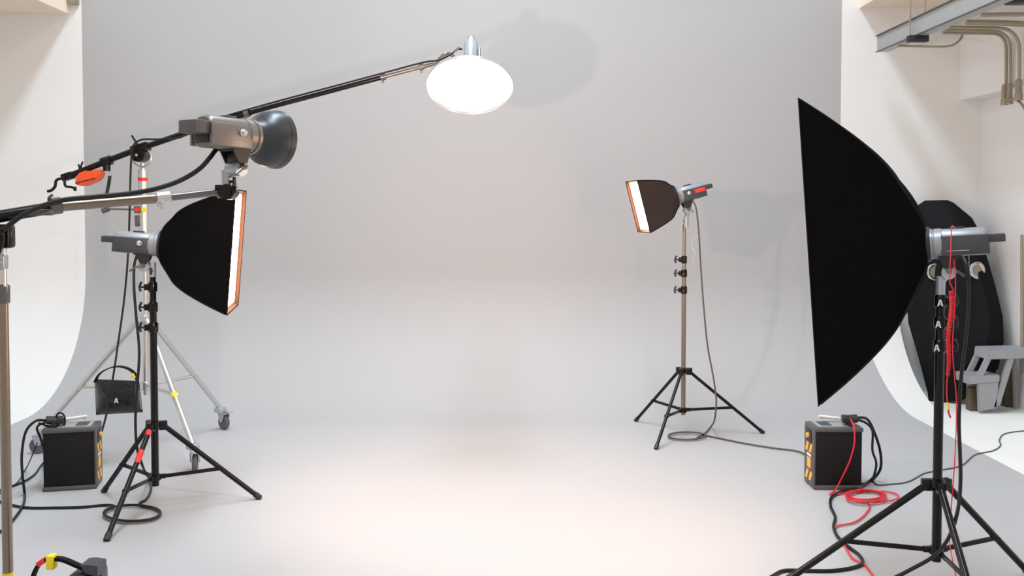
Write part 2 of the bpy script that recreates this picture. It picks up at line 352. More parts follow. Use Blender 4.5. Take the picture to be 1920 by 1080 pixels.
# ------------------------------------------------------------ softbox
def softbox(label, o, ax, w, h, d, ring=.062, n=.55, fab='fabric'):
    a, s, u = frm(ax); o = V(o)
    t = thing('softbox', label, 'softbox', o, 'black softboxes on flash heads')
    N = 48
    def sect(tt):
        g = tt**n; hw = ring+(w/2-ring)*g; hh = ring+(h/2-ring)*g; sq = min(1, tt*3.5); out = []
        e = 1-(1-.06)*min(1, sq)
        for k in range(N):
            th = 2*math.pi*k/N; cc, ss = math.cos(th), math.sin(th)
            m_ = max(abs(cc), abs(ss)); rx, rz = cc/m_, ss/m_
            px_ = cc*(1-sq)+rx*sq; pz_ = ss*(1-sq)+rz*sq
            # fabric panels sag slightly inwards between the ribs
            sag = 1-.035*math.sin(math.pi*tt)*(1-abs(abs(rx*rz)))
            out.append(o+a*tt*d+s*px_*hw*sag+u*pz_*hh*sag)
        return out
    ts = [0, .01, .03, .06, .1, .15, .21, .28, .36, .45, .55, .66, .78, .9, 1.]
    bm = NB(); rings = [[bm.verts.new(p) for p in sect(x)] for x in ts]
    inner = [[bm.verts.new(o+a*d*x+(p-(o+a*d*x))*k) for p in sect(min(x, 1))] for x, k in ((1., .985), (.93, .972))]
    allr = rings+inner
    for A, B in zip(allr, allr[1:]):
        for k in range(N): bm.faces.new((A[k], A[(k+1) % N], B[(k+1) % N], B[k])).material_index = int(A is inner[0])
    obj('fabric_shell', bm, [M[fab], M['lining']], t, ang=28)
    bm = NB(); dd = d-.018
    gg = (dd/d)**n; HW = (ring+(w/2-ring)*gg)*.962; HH = (ring+(h/2-ring)*gg)-(.038*w/2)
    def fp(x, y, e=0): return bm.verts.new(o+a*dd+s*x*(HW-e)+u*y*(HH-e))
    A_ = [fp(i, j) for i, j in ((-1, -1), (1, -1), (1, 1), (-1, 1))]; B_ = [fp(i, j, .011) for i, j in ((-1, -1), (1, -1), (1, 1), (-1, 1))]
    for k in range(4): bm.faces.new((A_[k], A_[(k+1) % 4], B_[(k+1) % 4], B_[k])).material_index = 1
    bm.faces.new(B_)
    bk_ = [bm.verts.new(v.co-a*.003) for v in A_]; bm.faces.new(bk_[::-1])
    for k in range(4): bm.faces.new((bk_[k], bk_[(k+1) % 4], A_[(k+1) % 4], A_[k])).material_index = 1
    obj('diffuser', bm, [M['softlight'], M['softedge']], t, smooth=False, label='glowing white front diffuser')
    bm = NB(); lathe(bm, [(-.012, ring-.006), (-.008, ring+.006), (.010, ring+.008), (.016, ring+.001)], o, a, 36); obj('speed_ring', bm, M['blackp'], t)
    bm = NB()
    cs = [o+a*d+s*(i*w/2)+u*(j*h/2) for i, j in ((-1, -1), (1, -1), (1, 1), (-1, 1))]
    for k in range(4): tube(bm, [cs[k], cs[(k+1) % 4]], .003, 6, smooth=False, floorclamp=False)
    obj('edge_binding', bm, M['fabric2'], t)
    for q in (6, 18, 30, 42):
        bm = NB(); tube(bm, [sect(tt)[q] for tt in (.02, .05, .1, .17, .26, .38, .55, .75, .98)], .0035, 6, 4, floorclamp=False); obj('rib', bm, M['fabric2'], t)
    return t

# ================= near right strip softbox on its stand
ctr = G(1757.5, 1106); ctr = V((1.66, 3.71, 0))
feet = [G(1478, 1090), G(1931, 1080), V((1.60, 3.18, 0))]
_ = P(1770, 540, 3.71)
st, c = light_stand('tall black stand at right holding the largest softbox, red cord beside it', ctr, feet, 1.22, r=.0178, knobside=1,
    secs=[(.12, .985, .0178), (.985, 1.075, .0165), (1.075, 1.16, .0155), (1.16, 1.20, .0145)], legr=.0135)
N0 = V((-ctr.x, -ctr.y, 0)).normalized(); XX = V((-N0.y, N0.x, 0))
if XX.x < 0: XX = -XX
for py, rr in ((567, .0215), (607, .0225), (651, .0245)):
    q = P(1766, py, 3.71); c2 = V((ctr.x, ctr.y, q.z))+N0*(rr+.001)-XX*{567: .0, 607: .006, 651: .010}[py]
    bm = NB(); letterA(bm, c2, XX, (0, 0, 1), .026); obj('letter_mark', bm, M['label'], st, smooth=False, label='white letter A')
axN = hdr(R(180-25), R(-4.2)); oN = P(1742, 458, 3.735)
hN, LN = strobe('grey flash head behind the largest softbox at right, red cord over it', oN, axN, mount=V((ctr.x, ctr.y, 1.215)), knob=False)
softbox('largest softbox, tall narrow black strip box seen from its side at right', oN+axN*.006, axN, .40, 1.20, .42, n=.61)
# ================= left softbox
ftL = [G(195, 923), G(200, 1015), G(487, 936)]
cL = V((sum(f.x for f in ftL)/3, sum(f.y for f in ftL)/3, 0)); cL.x = P(291, 880, cL.y).x
oL = P(299, 459, cL.y+.01); axL = hdr(R(10), R(-4.5))
topL = V((cL.x, cL.y, P(283, 500, cL.y).z))
stL, _ = light_stand('black light stand at left with red tape on its front leg', cL, ftL, 1.0, r=.0178, knobside=-1,
    secs=[(.12, .93, .0178), (.93, 1.03, .0168), (1.03, 1.13, .0155), (1.13, topL.z-.03, .0145)], legr=.0125)
lg = [ch for ch in stL.children if ch.name.startswith('leg') and 'tip' not in ch.name][1]
a0 = V((cL.x, cL.y, .42)); e0 = ftL[1]; q1 = a0.lerp(e0, .30); q2 = a0.lerp(e0, .40)
d_ = V((e0.x-cL.x, e0.y-cL.y, 0)).normalized()
a0 = cL+d_*.05+V((0, 0, .412)); q1 = a0.lerp(e0, .20); q2 = a0.lerp(e0, .32); q3 = a0.lerp(e0, .01); q4 = a0.lerp(e0, .06)
bm = NB(); cyl(bm, q1, q2, .0142, n=12); obj('red_tape', bm, M['redtape'], lg); bm = NB(); cyl(bm, q3, q4, .0142, n=12); obj('red_tape', bm, M['redtape'], lg)
strobe('slate flash head behind the middle-sized softbox at left', oL, axL, mount=topL)
softbox('middle-sized softbox at left, glowing edge turned to the right', oL+axL*.006, axL, .50, .60, .365)
# ================= back right softbox
ftB = [G(1192, 790), G(1230, 843), G(1431, 813)]
cB = V((sum(f.x for f in ftB)/3, sum(f.y for f in ftB)/3, 0)); cB.x = P(1281, 765, cB.y).x
oB = P(1266, 369, cB.y); axB = hdr(R(180+7), R(-14.5))
topB = V((cB.x+.012, cB.y, P(1284, 412, cB.y).z))
light_stand('farthest black light stand, alone right of centre on the grey floor', cB, ftB, 1.2, r=.0150, m='pole', knobside=-1,
    secs=[(.13, .98, .0150), (.98, 1.09, .014), (1.09, 1.18, .013), (1.18, topB.z-.03, .0105)], legr=.0105)
strobe('small grey flash head with a red patch, right of centre', oB, axB, mount=topB, marks='red', sc=.95, panelside=1)
softbox('smallest softbox, right of centre, glowing face tilted down to the left', oB+axB*.006, axB, .31, .345, .255, ring=.072, fab='fabric_lit')

# ================= foreground left boom stand with reflector head
pb = V((P(8, 700, 3.0).x, 3.0, 0)); tp = P(6, 425, 3.0).z
bs = thing('boom_stand', 'bronze steel boom stand cut by the left frame edge', 'boom stand', (pb.x, pb.y, 0))
bm = NB(); cyl(bm, pb+V((0, 0, .05)), pb+V((0, 0, P(5, 545, 3.0).z)), .0155, n=20); obj('pole', bm, M['pole'], bs)
z1 = P(5, 545, 3.0).z
bm = NB(); cyl(bm, pb+V((0, 0, z1)), pb+V((0, 0, tp)), .0125, n=20); obj('pole', bm, M['silver'], bs)
bm = NB(); lathe(bm, [(0, .018), (.004, .021), (.055, .021), (.06, .015)], pb+V((0, 0, z1-.04)), (0, 0, 1), 20); obj('clamp', bm, M['steel'], bs)
bm = NB(); box(bm, pb+V((-.004, 0, z1+.09)), (.035, .035, .05), bev=.008); cyl(bm, pb+V((0, -.01, z1+.09)), pb+V((-.0, -.05, z1+.09)), .009, n=12); obj('clamp', bm, M['swivel'], bs)
bm = NB(); cyl(bm, pb+V((0, 0, P(5, 1073, 3.0).z-.03)), pb+V((0, 0, P(5, 1073, 3.0).z)), .0175, n=20); obj('tape_band', bm, M['yellow'], bs, label='yellow tape band')
for an in (100, 215, 262):
    d = V((math.cos(R(an)), math.sin(R(an)), 0)); bm = NB(); cyl(bm, pb+V((0, 0, .27)), V((pb.x, pb.y, .01))+d*.42, .012, n=10); obj('leg', bm, M['steel'], bs)
# boom arm
Aa = P(-60, 416, 2.95); Ab = P(112, 387, 3.09); Ac = P(318, 370, 3.26); Ad = P(418, 359, 3.35)
ba = thing('lighting_boom', 'near boom arm at left, slightly rising, black rear and steel front tubes', 'boom', (Aa.x, Aa.y, Aa.z))
bm = NB(); cyl(bm, Aa, Ab, .0195, n=20); obj('tube', bm, M['black'], ba)
bm = NB(); cyl(bm, Ab, Ac, .0165, n=20); obj('tube', bm, M['pole'], ba)
bm = NB(); cyl(bm, Ac, Ad, .0125, n=20); obj('tube', bm, M['steel'], ba)
bd = (Ad-Aa).normalized()
def bclamp(q, r, up=.035, mat_='steel', nm='clamp', L=.04):
    b_ = NB(); lathe(b_, [(-L/2, r+.003), (-L/2+.004, r+.008), (L/2-.004, r+.008), (L/2, r+.003)], q, bd, 18)
    box(b_, q+V((0, 0, up*.6))+V((0, -r, 0)), (.016, .02, abs(up)), bev=.003)
    tube(b_, [q+V((-.006, -r-.012, up)), q+V((0, -r-.02, up*1.3)), q+V((.008, -r-.016, up*1.8))], .005, 8, 4)
    return obj(nm, b_, M[mat_], ba)
bclamp(P(104, 386, 3.08), .0195, .02, 'steel'); bclamp(P(306, 372, 3.25), .016, -.02, 'silver', L=.05)
bm = NB(); q = P(75, 398, 3.05); box(bm, q-V((0, .02, 0)), (.10, .02, .02), bev=.004); obj('extension_lock', bm, M['steel'], ba)
bm = NB(); cyl(bm, Ad-bd*.02, Ad+bd*.012, .022, n=20); q = P(430, 360, 3.35); cyl(bm, q+V((0, .03, 0)), q-V((0, .035, 0)), .027, n=24)
cyl(bm, q-V((0, .035, 0)), q-V((0, .042, 0)), .018, n=20)
box(bm, q+V((.024, -.02, .018)), (.012, .012, .045), bev=.003); box(bm, q+V((-.03, -.015, .018)), (.03, .012, .014), bev=.003); obj('grip_head', bm, M['black'], ba)
hb = P(10, 443, 2.99); bm = NB(); box(bm, hb, (.045, .05, .075), bev=.01); cyl(bm, hb+V((.0, -.02, 0)), hb+V((.0, -.06, -.005)), .014, n=14); tube(bm, [hb+V((.005, -.05, .03)), hb+V((.02, -.055, 0)), hb+V((.005, -.05, -.05))], .007, 8, 5)
obj('boom_swivel', bm, M['black'], ba)
# reflector head
oD = P(471, 257, 3.38); axD = hdr(R(57), R(-1.5)); mtD = P(425, 330, 3.34)
hD, LD = strobe('dark grey flash head with bell reflector, on the near boom end', oD, axD, mount=mtD, dark=True, sc=1.03, hth=.042)
bm = NB(); k = 1.0
pr = [(-.004, .050), (0, .058), (.012, .062), (.03, .074), (.05, .087), (.075, .0965), (.105, .1015), (.118, .1025), (.120, .100), (.124, .100), (.127, .104), (.150, .106), (.152, .103), (.120, .097), (.05, .08), (.01, .05)]
pr = [(t_*.76, r_) for t_, r_ in pr]; lathe(bm, pr, oD+axD*.004, axD, 48); rf = obj('bell_reflector', bm, M['refl'], hD)
bm = NB(); lathe(bm, [(0, .1028), (.004, .1038), (.008, .1028)], oD+axD*.0945, axD, 48, False); obj('reflector_band', bm, M['blackp'], rf)
bm = NB(); lathe(bm, [(0, .02), (.03, .032), (.05, .02)], oD+axD*.02, axD, 20); obj('bulb', bm, M['bulb'], rf)
q = P(425, 350, 3.35); bm = NB(); cyl(bm, q, mtD, .008, n=12); obj('spigot', bm, M['swivel'], ba)

# ================= roller stand + long boom
cR = V((P(273, 720, 5.93).x, 5.93, 0))
rs = thing('rolling_stand', 'silver rolling stand on three casters at the left rear', 'rolling stand', cR)
zt = P(263, 318, 5.93).z; zc = P(270, 600, 5.93).z; zh = P(275, 722, 5.93).z; zm = P(268, 445, 5.93).z
bm = NB(); cyl(bm, cR+V((0, 0, zh-.06)), cR+V((0, 0, zm+.03)), .022, n=20); obj('column', bm, M['silver'], rs)
bm = NB(); cyl(bm, cR+V((0, 0, zm-.05)), cR+V((0, 0, zt)), .029, n=20); obj('column', bm, M['silver'], rs)
bm = NB(); zz = P(263, 336, 5.93).z; cyl(bm, cR+V((0, 0, zz-.012)), cR+V((0, 0, zz+.010)), .0297, n=20); obj('red_mark', bm, M['redtape'], rs)
bm = NB(); zz = P(263, 393, 5.93).z; box(bm, cR+V((-.03, -.02, zz)), (.03, .035, .045), bev=.005); box(bm, cR+V((-.03, -.02, zz-.07)), (.025, .03, .07), bev=.006)
cyl(bm, cR+V((-.04, -.02, zz)), cR+V((-.20, -.03, zz+.004)), .006, n=8); cyl(bm, cR+V((-.20, -.03, zz+.004)), cR+V((-.24, -.03, zz-.01)), .016, n=10); cl = obj('crank', bm, M['steel'], rs)
bm = NB(); q = cR+V((-.022, -.038, zz)); cyl(bm, q, q-V((0, .012, 0)), .015, n=14); obj('crank_button', bm, M['redtape'], cl)
bm = NB(); q = cR+V((.018, -.03, zz)); cyl(bm, q, q-V((0, .012, 0)), .015, n=14); obj('crank_button', bm, M['yellow'], cl)
bm = NB(); lathe(bm, [(0, .027), (.006, .036), (.06, .036), (.066, .027)], cR+V((0, 0, zc-.03)), (0, 0, 1), 20); box(bm, cR+V((.0, -.04, zc+.01)), (.05, .03, .04), bev=.006); obj('collar', bm, M['silver'], rs)
bm = NB(); lathe(bm, [(0, .026), (.005, .034), (.05, .034), (.055, .026)], cR+V((0, 0, zh-.03)), (0, 0, 1), 20); obj('hub', bm, M['silver'], rs)
for (px, py, nm) in ((420, 805, 0), (366, 884, 1), (72, 850, 2)):
    g = G(px, py); d = V((g.x-cR.x, g.y-cR.y, 0)); Lr = d.length; d.normalize(); s = V((-d.y, d.x, 0))
    e = V((g.x, g.y, .15))-d*.03; a = cR+d*.035+V((0, 0, zc))
    bm = NB(); w_ = .017; dirv = (e-a).normalized(); cyl(bm, a, e, .0165, n=14); lg = obj('leg', bm, M['silver'], rs)
    if nm == 1:
        q = a.lerp(e, .60); bm = NB(); cyl(bm, q, q+dirv*.04, .018, n=14); obj('leg_tape', bm, M['yellow'], lg)
    t_ = (zc-zh)/(zc-.15); j = a.lerp(e, t_); bm = NB(); cyl(bm, cR+V((0, 0, zh)), j, .010, n=10); cyl(bm, j-s*.02, j+s*.02, .012, n=10); obj('brace', bm, M['silver'], rs)
    bm = NB(); c0 = V((g.x, g.y, 0)); wd = V((.78, -.62, 0)) if nm == 0 else V((.2, -.98, 0)) if nm == 1 else V((.9, .4, 0)); ws = V((-wd.y, wd.x, 0))
    box(bm, e+V((0, 0, -.01)), (.06, .06, .035), X=d, Y=s, bev=.006); cyl(bm, c0+V((0, 0, .10))-d*.01, c0+V((0, 0, .15))-d*.02, .018, n=12)
    for sd in (-1, 1):
        q = c0+ws*sd*.022; prism(bm, [q+V((0, 0, .055))+wd*.012, q+V((0, 0, .10))+wd*.03, q+V((0, 0, .115))-wd*.035, q+V((0, 0, .05))-wd*.015], ws*sd*.004)
    box(bm, c0+V((0, 0, .112)), (.07, .052, .01), X=wd, Y=ws, bev=.002); box(bm, c0+V((0, 0, .125))+wd*.055, (.06, .03, .008), X=wd, Y=ws, bev=.002); cs = obj('caster_fork', bm, M['swivel'], lg)
    bm = NB(); lathe(bm, [(-.015, .03), (-.013, .047), (-.008, .050), (.008, .050), (.013, .047), (.015, .03)], c0+V((0, 0, .05)), ws, 28); obj('caster_wheel', bm, M['wheel'], cs)
# long boom
Yb = 5.90
B0 = P(112, 341, Yb); B1 = P(812, 120, Yb+.02); bD = (B1-B0).normalized()
bo = thing('lighting_boom', 'long far black boom arm rising across to the overhead lamp', 'boom', P(263, 292, Yb))
BP = [(112, 337), (178, 311), (239, 287), (311, 262), (370, 242), (433, 222), (495, 204), (589, 179), (720, 144), (812, 120)]
def onb(px):
    for (a0_, b0_), (a1_, b1_) in zip(BP, BP[1:]):
        if px <= a1_ or a1_ == 812: return P(px, b0_+(b1_-b0_)*(px-a0_)/(a1_-a0_), Yb)
bm = NB(); tube(bm, [onb(x) for x in (125, 178, 239, 311, 370, 433, 470)], .0185, 18, 3); obj('tube', bm, M['black'], bo)
bm = NB(); tube(bm, [onb(x) for x in (455, 495, 589, 660, 722)], .0145, 18, 3); obj('tube', bm, M['black'], bo)
bm = NB(); cyl(bm, onb(715), onb(815), .0115, n=18); obj('tube', bm, M['pole'], bo)
for px, rr in ((462, .019), (718, .0155), (790, .013)):
    bm = NB(); cyl(bm, onb(px-4), onb(px+5), rr+.005, n=16); box(bm, onb(px)-V((0, .01, .022)), (.015, .015, .03), bev=.003); obj('clamp', bm, M['steel'] if px != 790 else M['pole'], bo)
pv = P(264, 292, Yb); bm = NB(); cyl(bm, pv-V((0, .045, 0)), pv+V((0, .045, 0)), .040, n=24); box(bm, onb(264)+V((0, 0, -.0)), (.11, .07, .055), X=bD, Z=bD.cross(V((0, -1, 0))), bev=.01)
cyl(bm, pv-V((0, .045, 0)), pv-V((0, .065, 0)), .016, n=14); obj('pivot', bm, M['black'], bo)
bm = NB(); torus(bm, pv+V((.006, -.0, -.012)), (0, 1, 0), .058, .006); cyl(bm, V((cR.x, cR.y, zt-.02)), V((cR.x, cR.y, pv.z-.045)), .016, n=14); obj('pivot_yoke', bm, M['silver'], bo)
bm = NB(); cyl(bm, pv-V((0, .066, 0)), pv-V((0, .070, 0)), .008, n=12); obj('pivot_bolt', bm, M['chrome'], bo)
bm = NB(); q = P(258, 272, Yb-.05); tube(bm, [q, P(252, 262, Yb-.05), P(247, 254, Yb-.05)], .006, 8, 3); obj('pivot_lever', bm, M['black'], bo)
# tail handle
bm = NB(); q = onb(128)
box(bm, q, (.075, .05, .045), X=bD, Z=bD.cross(V((0, -1, 0))), bev=.008)
tube(bm, [P(122, 333, Yb-.03), P(106, 338, Yb-.04), P(103, 350, Yb-.05), P(96, 357, Yb-.05), P(89, 359, Yb-.05)], .009, 8, 5)
tube(bm, [P(121, 340, Yb-.03), P(123, 349, Yb-.05), P(134, 351, Yb-.06), P(141, 353, Yb-.06)], .008, 8, 5); cyl(bm, P(140, 350, Yb-.06), P(141, 358, Yb-.06), .010, n=10)
obj('tail_crank', bm, M['black'], bo)
bm = NB(); q = P(151, 319, Yb-.03); cyl(bm, onb(152), q+V((0, 0, .01)), .012, n=10); tube(bm, [P(147, 308, Yb-.03), P(150, 315, Yb-.03), P(155, 303, Yb-.03)], .006, 8, 4); obj('tail_lever', bm, M['black'], bo)
# orange counterweight
cw = thing('counterweight', 'orange counterweight clamped under the tail of the long boom', 'counterweight', P(163, 350, Yb))
bm = NB(); pts = [(146, 325), (160, 319), (172, 322), (180, 317), (185, 320), (184, 330), (178, 338), (152, 349), (141, 346), (140, 338)]
prism(bm, [P(x, y, Yb-.055) for x, y in pts], (0, .10, 0)); bmesh.ops.bevel(bm, geom=list(bm.edges), offset=.005, segments=2, affect='EDGES'); obj('weight_body', bm, M['orange'], cw)
bm = NB(); prism(bm, [P(x, y, Yb-.058) for x, y in ((141, 345), (141, 343), (178, 333), (178, 335))], (0, .004, 0)); obj('weight_slot', bm, M['blackp'], cw)
# clamp with safety strap
sc_ = thing('boom_clamp', 'black clamp with hanging strap on the long boom', 'clamp', P(200, 372, Yb))
bm = NB(); q = onb(200); cyl(bm, q-bD*.03, q+bD*.03, .030, n=18); cyl(bm, q-V((0, 0, .01)), q-V((0, 0, .06)), .022, n=12); obj('clamp_body', bm, M['black'], sc_)
bm = NB(); torus(bm, P(206, 326, Yb), (0, 1, 0), .012, .003, 16, 6); obj('ring', bm, M['chrome'], sc_)
bm = NB(); ribbon(bm, [P(206, 330, Yb), P(204, 345, Yb), P(201, 360, Yb), P(200, 373, Yb)], (1, 0, 0), .018, .012); obj('strap', bm, M['blackp'], sc_)
# overhead lamp dish
dc = P(881, 161, Yb+.02); axE = V((0, -math.cos(R(57)), -math.sin(R(57))))
oE = dc-axE*.125
def Lp(x): return oE+axE*x
lamp = thing('overhead_lamp', 'silver dish lamp hanging from the long boom, lit white disc face', 'lamp', dc, 'studio flash heads')
bm = NB(); lathe(bm, [(-.005, .05), (0, .062), (.012, .075), (.03, .12), (.055, .185), (.085, .235), (.11, .262), (.128, .268), (.134, .266), (.128, .260), (.11, .255), (.08, .22), (.02, .06)], oE, axE, 64); obj('dish', bm, M['silver'], lamp)
bm = NB(); lathe(bm, [(.121, .001), (.121, .258), (.124, .258), (.125, .246), (.126, .001)], oE, axE, 64)
bm.normal_update()
for f in bm.faces:
    rr_ = max((v.co-oE-axE*(v.co-oE).dot(axE)).length for v in f.verts); rn_ = min((v.co-oE-axE*(v.co-oE).dot(axE)).length for v in f.verts)
    if rr_ > .25: f.material_index = 1 if rn_ > .2 else 0
obj('diffuser', bm, [M['lamplight'], M['lampedge']], lamp, label='glowing white disc')
bm = NB(); lathe(bm, [(-.225, .030), (-.22, .044), (-.06, .047), (-.055, .043), (-.05, .050), (0, .055)], oE, axE, 32); hs = obj('housing', bm, M['swivel'], lamp)
bm = NB(); lathe(bm, [(-.265, .022), (-.26, .026), (-.225, .028)], oE, axE, 24); obj('rear_cap', bm, M['silver'], lamp)
bm = NB(); s_ = V((1, 0, 0)); q = Lp(-.10)+V((0, -.03, -.035)); cyl(bm, q, q+V((0, -.004, 0)), .005, n=10); obj('screw', bm, M['blackp'], hs)
bm = NB(); box(bm, Lp(-.12)+V((.055, 0, 0)), (.012, .04, .10), Y=(0, math.sin(R(57)), -math.cos(R(57))), Z=axE, bev=.003); tube(bm, [Lp(-.05)+V((-.05, 0, 0)), P(838, 100, Yb+.04), P(818, 117, Yb+.03), B1], .011, 10, 5, floorclamp=False); obj('mount_arm', bm, M['pole'], lamp)
bm = NB(); q = P(855, 96, Yb-.0); tube(bm, [P(849, 99, Yb), P(855, 95, Yb), P(861, 88, Yb)], .006, 8, 4); obj('tilt_lever', bm, M['pole'], lamp)

# ================= power packs
def pack(label, corner, X, Y, side, w=.262, d=.172, h=.335, plugs=1):
    """corner = front corner on the floor nearest the striped face; X along front face away from it, Y to the back"""
    X = V(X).normalized(); Y = V(Y).normalized(); c = V(corner); Z = V((0, 0, 1))
    t = thing('power_pack', label, 'power pack', c+X*w/2+Y*d/2, 'studio flash power packs')
    def L(x, y, z): return c+X*x+Y*y+Z*z
    bm = NB(); box(bm, L(w/2, d/2, h/2), (w-.012, d-.012, h-.03), X, Y, Z, bev=.004); obj('case', bm, M['packp'], t)
    for z, nm in ((.012, 'bottom_frame'), (h-.014, 'top_frame')):
        bm = NB(); box(bm, L(w/2, d/2, z), (w, d, .024), X, Y, Z, bev=.006); obj(nm, bm, M['bezel'], t)
    bm = NB(); box(bm, L(.004, d/2, h/2), (.010, d-.004, h-.03), X, Y, Z, bev=.003); ep = obj('end_panel', bm, M['bezel'], t)
    def dec(y0, y1, z0, z1, sk=0, n=M['amber'], nm='sticker', off=.0016):
        b_ = NB(); prism(b_, [L(-.001, y0, z0), L(-.001, y1, z0), L(-.001, y1+sk, z1), L(-.001, y0+sk, z1)], -X*off); obj(nm, b_, n, ep, smooth=False)
    f0, f1 = .02, d-.02
    b_ = NB()
    for (za, zb) in ((.035, .085), (.185, .235)):
        for k in range(2):
            y0 = f0+.005+k*.062; prism(b_, [L(-.001, y0, zb), L(-.001, y0+.034, zb), L(-.001, y0+.062, za), L(-.001, y0+.028, za)], -X*.0016)
    obj('hazard_stripes', b_, M['amber'], ep, smooth=False, label='amber diagonal hazard stripes')
    dec(.055, .115, .10, .155); dec(.05, .12, .163, .176, n=M['label'], nm='name_sticker')
    b_ = NB(); box(b_, L(-.002, d/2, .275), (.006, .09, .07), X, Y, Z, bev=.004); sk = obj('socket_panel', b_, M['blackp'], ep)
    b_ = NB(); cyl(b_, L(-.004, d/2, .275), L(-.016, d/2, .275), .014, n=16); obj('socket', b_, M['amber'], sk)
    # top
    bm = NB(); box(bm, L(w*.42, d/2, h-.001), (w*.62, d*.72, .004), X, Y, Z, bev=.001); tp_ = obj('control_panel', bm, M['plasticw'], t)
    bm = NB(); box(bm, L(w*.30, d*.52, h+.002), (w*.22, d*.5, .003), X, Y, Z); obj('display', bm, M['panel'], tp_)
    bm = NB()
    for xx in (.30, .62):
        q = L(w*xx, d*.82, h); cyl(bm, q, q+Z*.028, .004, n=8)
    a_ = L(w*.26, d*.82, h+.03); b2 = L(w*.68, d*.82, h+.018); cyl(bm, a_, b2, .009, n=12); obj('handle', bm, M['label'], t)
    bm = NB(); cyl(bm, L(w*.70, d*.45, h), L(w*.70, d*.45, h+.03), .02, n=16); obj('lamp_socket', bm, M['plasticw'], t)
    for k, (xx, yy) in enumerate(((.80, .30), (.86, .6))):
        bm = NB(); q = L(w*xx, d*yy, h); cyl(bm, q, q+Z*.03, .017, n=14); cyl(bm, q+Z*.028-X*.03, q+Z*.032+X*.035, .0165, n=14); box(bm, q+Z*.03-X*.03, (.03, .036, .03), X, Y, Z, bev=.005); obj('plug', bm, M['blackp'], t)
    return t, L
g = G(1526, 919); pkR, PR = pack('power pack at right with amber stripes and red cable over it', g, (1, 0, 0), (0, 1, 0), 1)
g = G(181, 917); th = R(13); pkL, PL = pack('power pack at left beside the rolling stand, black front, amber edge', g, (-math.cos(th), -math.sin(th), 0), (-math.sin(th), math.cos(th), 0), 1, w=.268)

# ================= sandbag hanging
Ys = 5.62
sb = thing('sandbag', 'black vinyl weight bag hanging by its strap on the rolling stand', 'sandbag', P(222, 778, Ys))
def bagmesh(outl, Yf, th_, m_, par, name):
    bm = NB(); N_ = 14; M_ = 10; (tl, tr, br_, bl) = outl; Fv = []; Bv = []
    for j in range(M_+1):
        v = j/M_; rf_ = []; rb_ = []
        for i in range(N_+1):
            u_ = i/N_; x = (tl[0]*(1-u_)+tr[0]*u_)*(1-v)+(bl[0]*(1-u_)+br_[0]*u_)*v; y = (tl[1]*(1-u_)+tr[1]*u_)*(1-v)+(bl[1]*(1-u_)+br_[1]*u_)*v
            b = (math.sin(math.pi*min(max(u_, 0), 1))**.45)*(math.sin(math.pi*v)**.45 if v > .5 else (.25+.75*math.sin(math.pi*v)**.8)*(1 if v > 0 else .6))
            wob = .004*math.sin(u_*17+v*9)*b
            rf_.append(bm.verts.new(P(x, y, Yf-th_/2*b-wob-.002))); rb_.append(bm.verts.new(P(x, y, Yf+th_/2*b+.002)))
        Fv.append(rf_); Bv.append(rb_)
    for j in range(M_):
        for i in range(N_):
            bm.faces.new((Fv[j][i], Fv[j][i+1], Fv[j+1][i+1], Fv[j+1][i])); bm.faces.new((Bv[j][i], Bv[j+1][i], Bv[j+1][i+1], Bv[j][i+1]))
        bm.faces.new((Fv[j][0], Fv[j+1][0], Bv[j+1][0], Bv[j][0])); bm.faces.new((Fv[j][-1], Bv[j][-1], Bv[j+1][-1], Fv[j+1][-1]))
    for i in range(N_):
        bm.faces.new((Fv[0][i], Bv[0][i], Bv[0][i+1], Fv[0][i+1])); bm.faces.new((Fv[-1][i], Fv[-1][i+1], Bv[-1][i+1], Bv[-1][i]))
    return obj(name, bm, m_, par)
bagmesh(((177, 711), (261, 714), (268, 773), (180, 778)), Ys, .13, M['vinyl'], sb, 'bag_body')
bm = NB(); ribbon(bm, [P(178, 716, Ys), P(186, 702, Ys), P(203, 691, Ys), P(222, 687, Ys), P(240, 691, Ys), P(252, 700, Ys), P(258, 714, Ys)], (0, 1, 0), .035, .006); stp = obj('strap', bm, M['fabric2'], sb)
bm = NB(); q = P(251, 703, Ys); prism(bm, [q+V((-.012, -.03, -.012)), q+V((.018, -.03, -.012)), q+V((.005, -.03, .014))], (0, .012, 0)); obj('tag', bm, M['yellow'], stp)
bm = NB(); ff = [(185, 713), (256, 715), (252, 735), (238, 750), (205, 750), (191, 733)]; prism(bm, [P(x, y, Ys-.073) for x, y in ff], (0, .006, 0)); obj('flap', bm, M['vinyl'], sb)
bm = NB(); prism(bm, [P(x, y, Ys-.068) for x, y in ((253, 733), (259, 733), (264, 768), (256, 768))], (0, .02, 0)); obj('side_patch', bm, M['pole'], sb)
bm = NB(); letterA(bm, P(218, 751, Ys-.076), (1, 0, 0), (0, 0, 1), .030); obj('letter_mark', bm, M['label'], sb, smooth=False, label='white letter A')

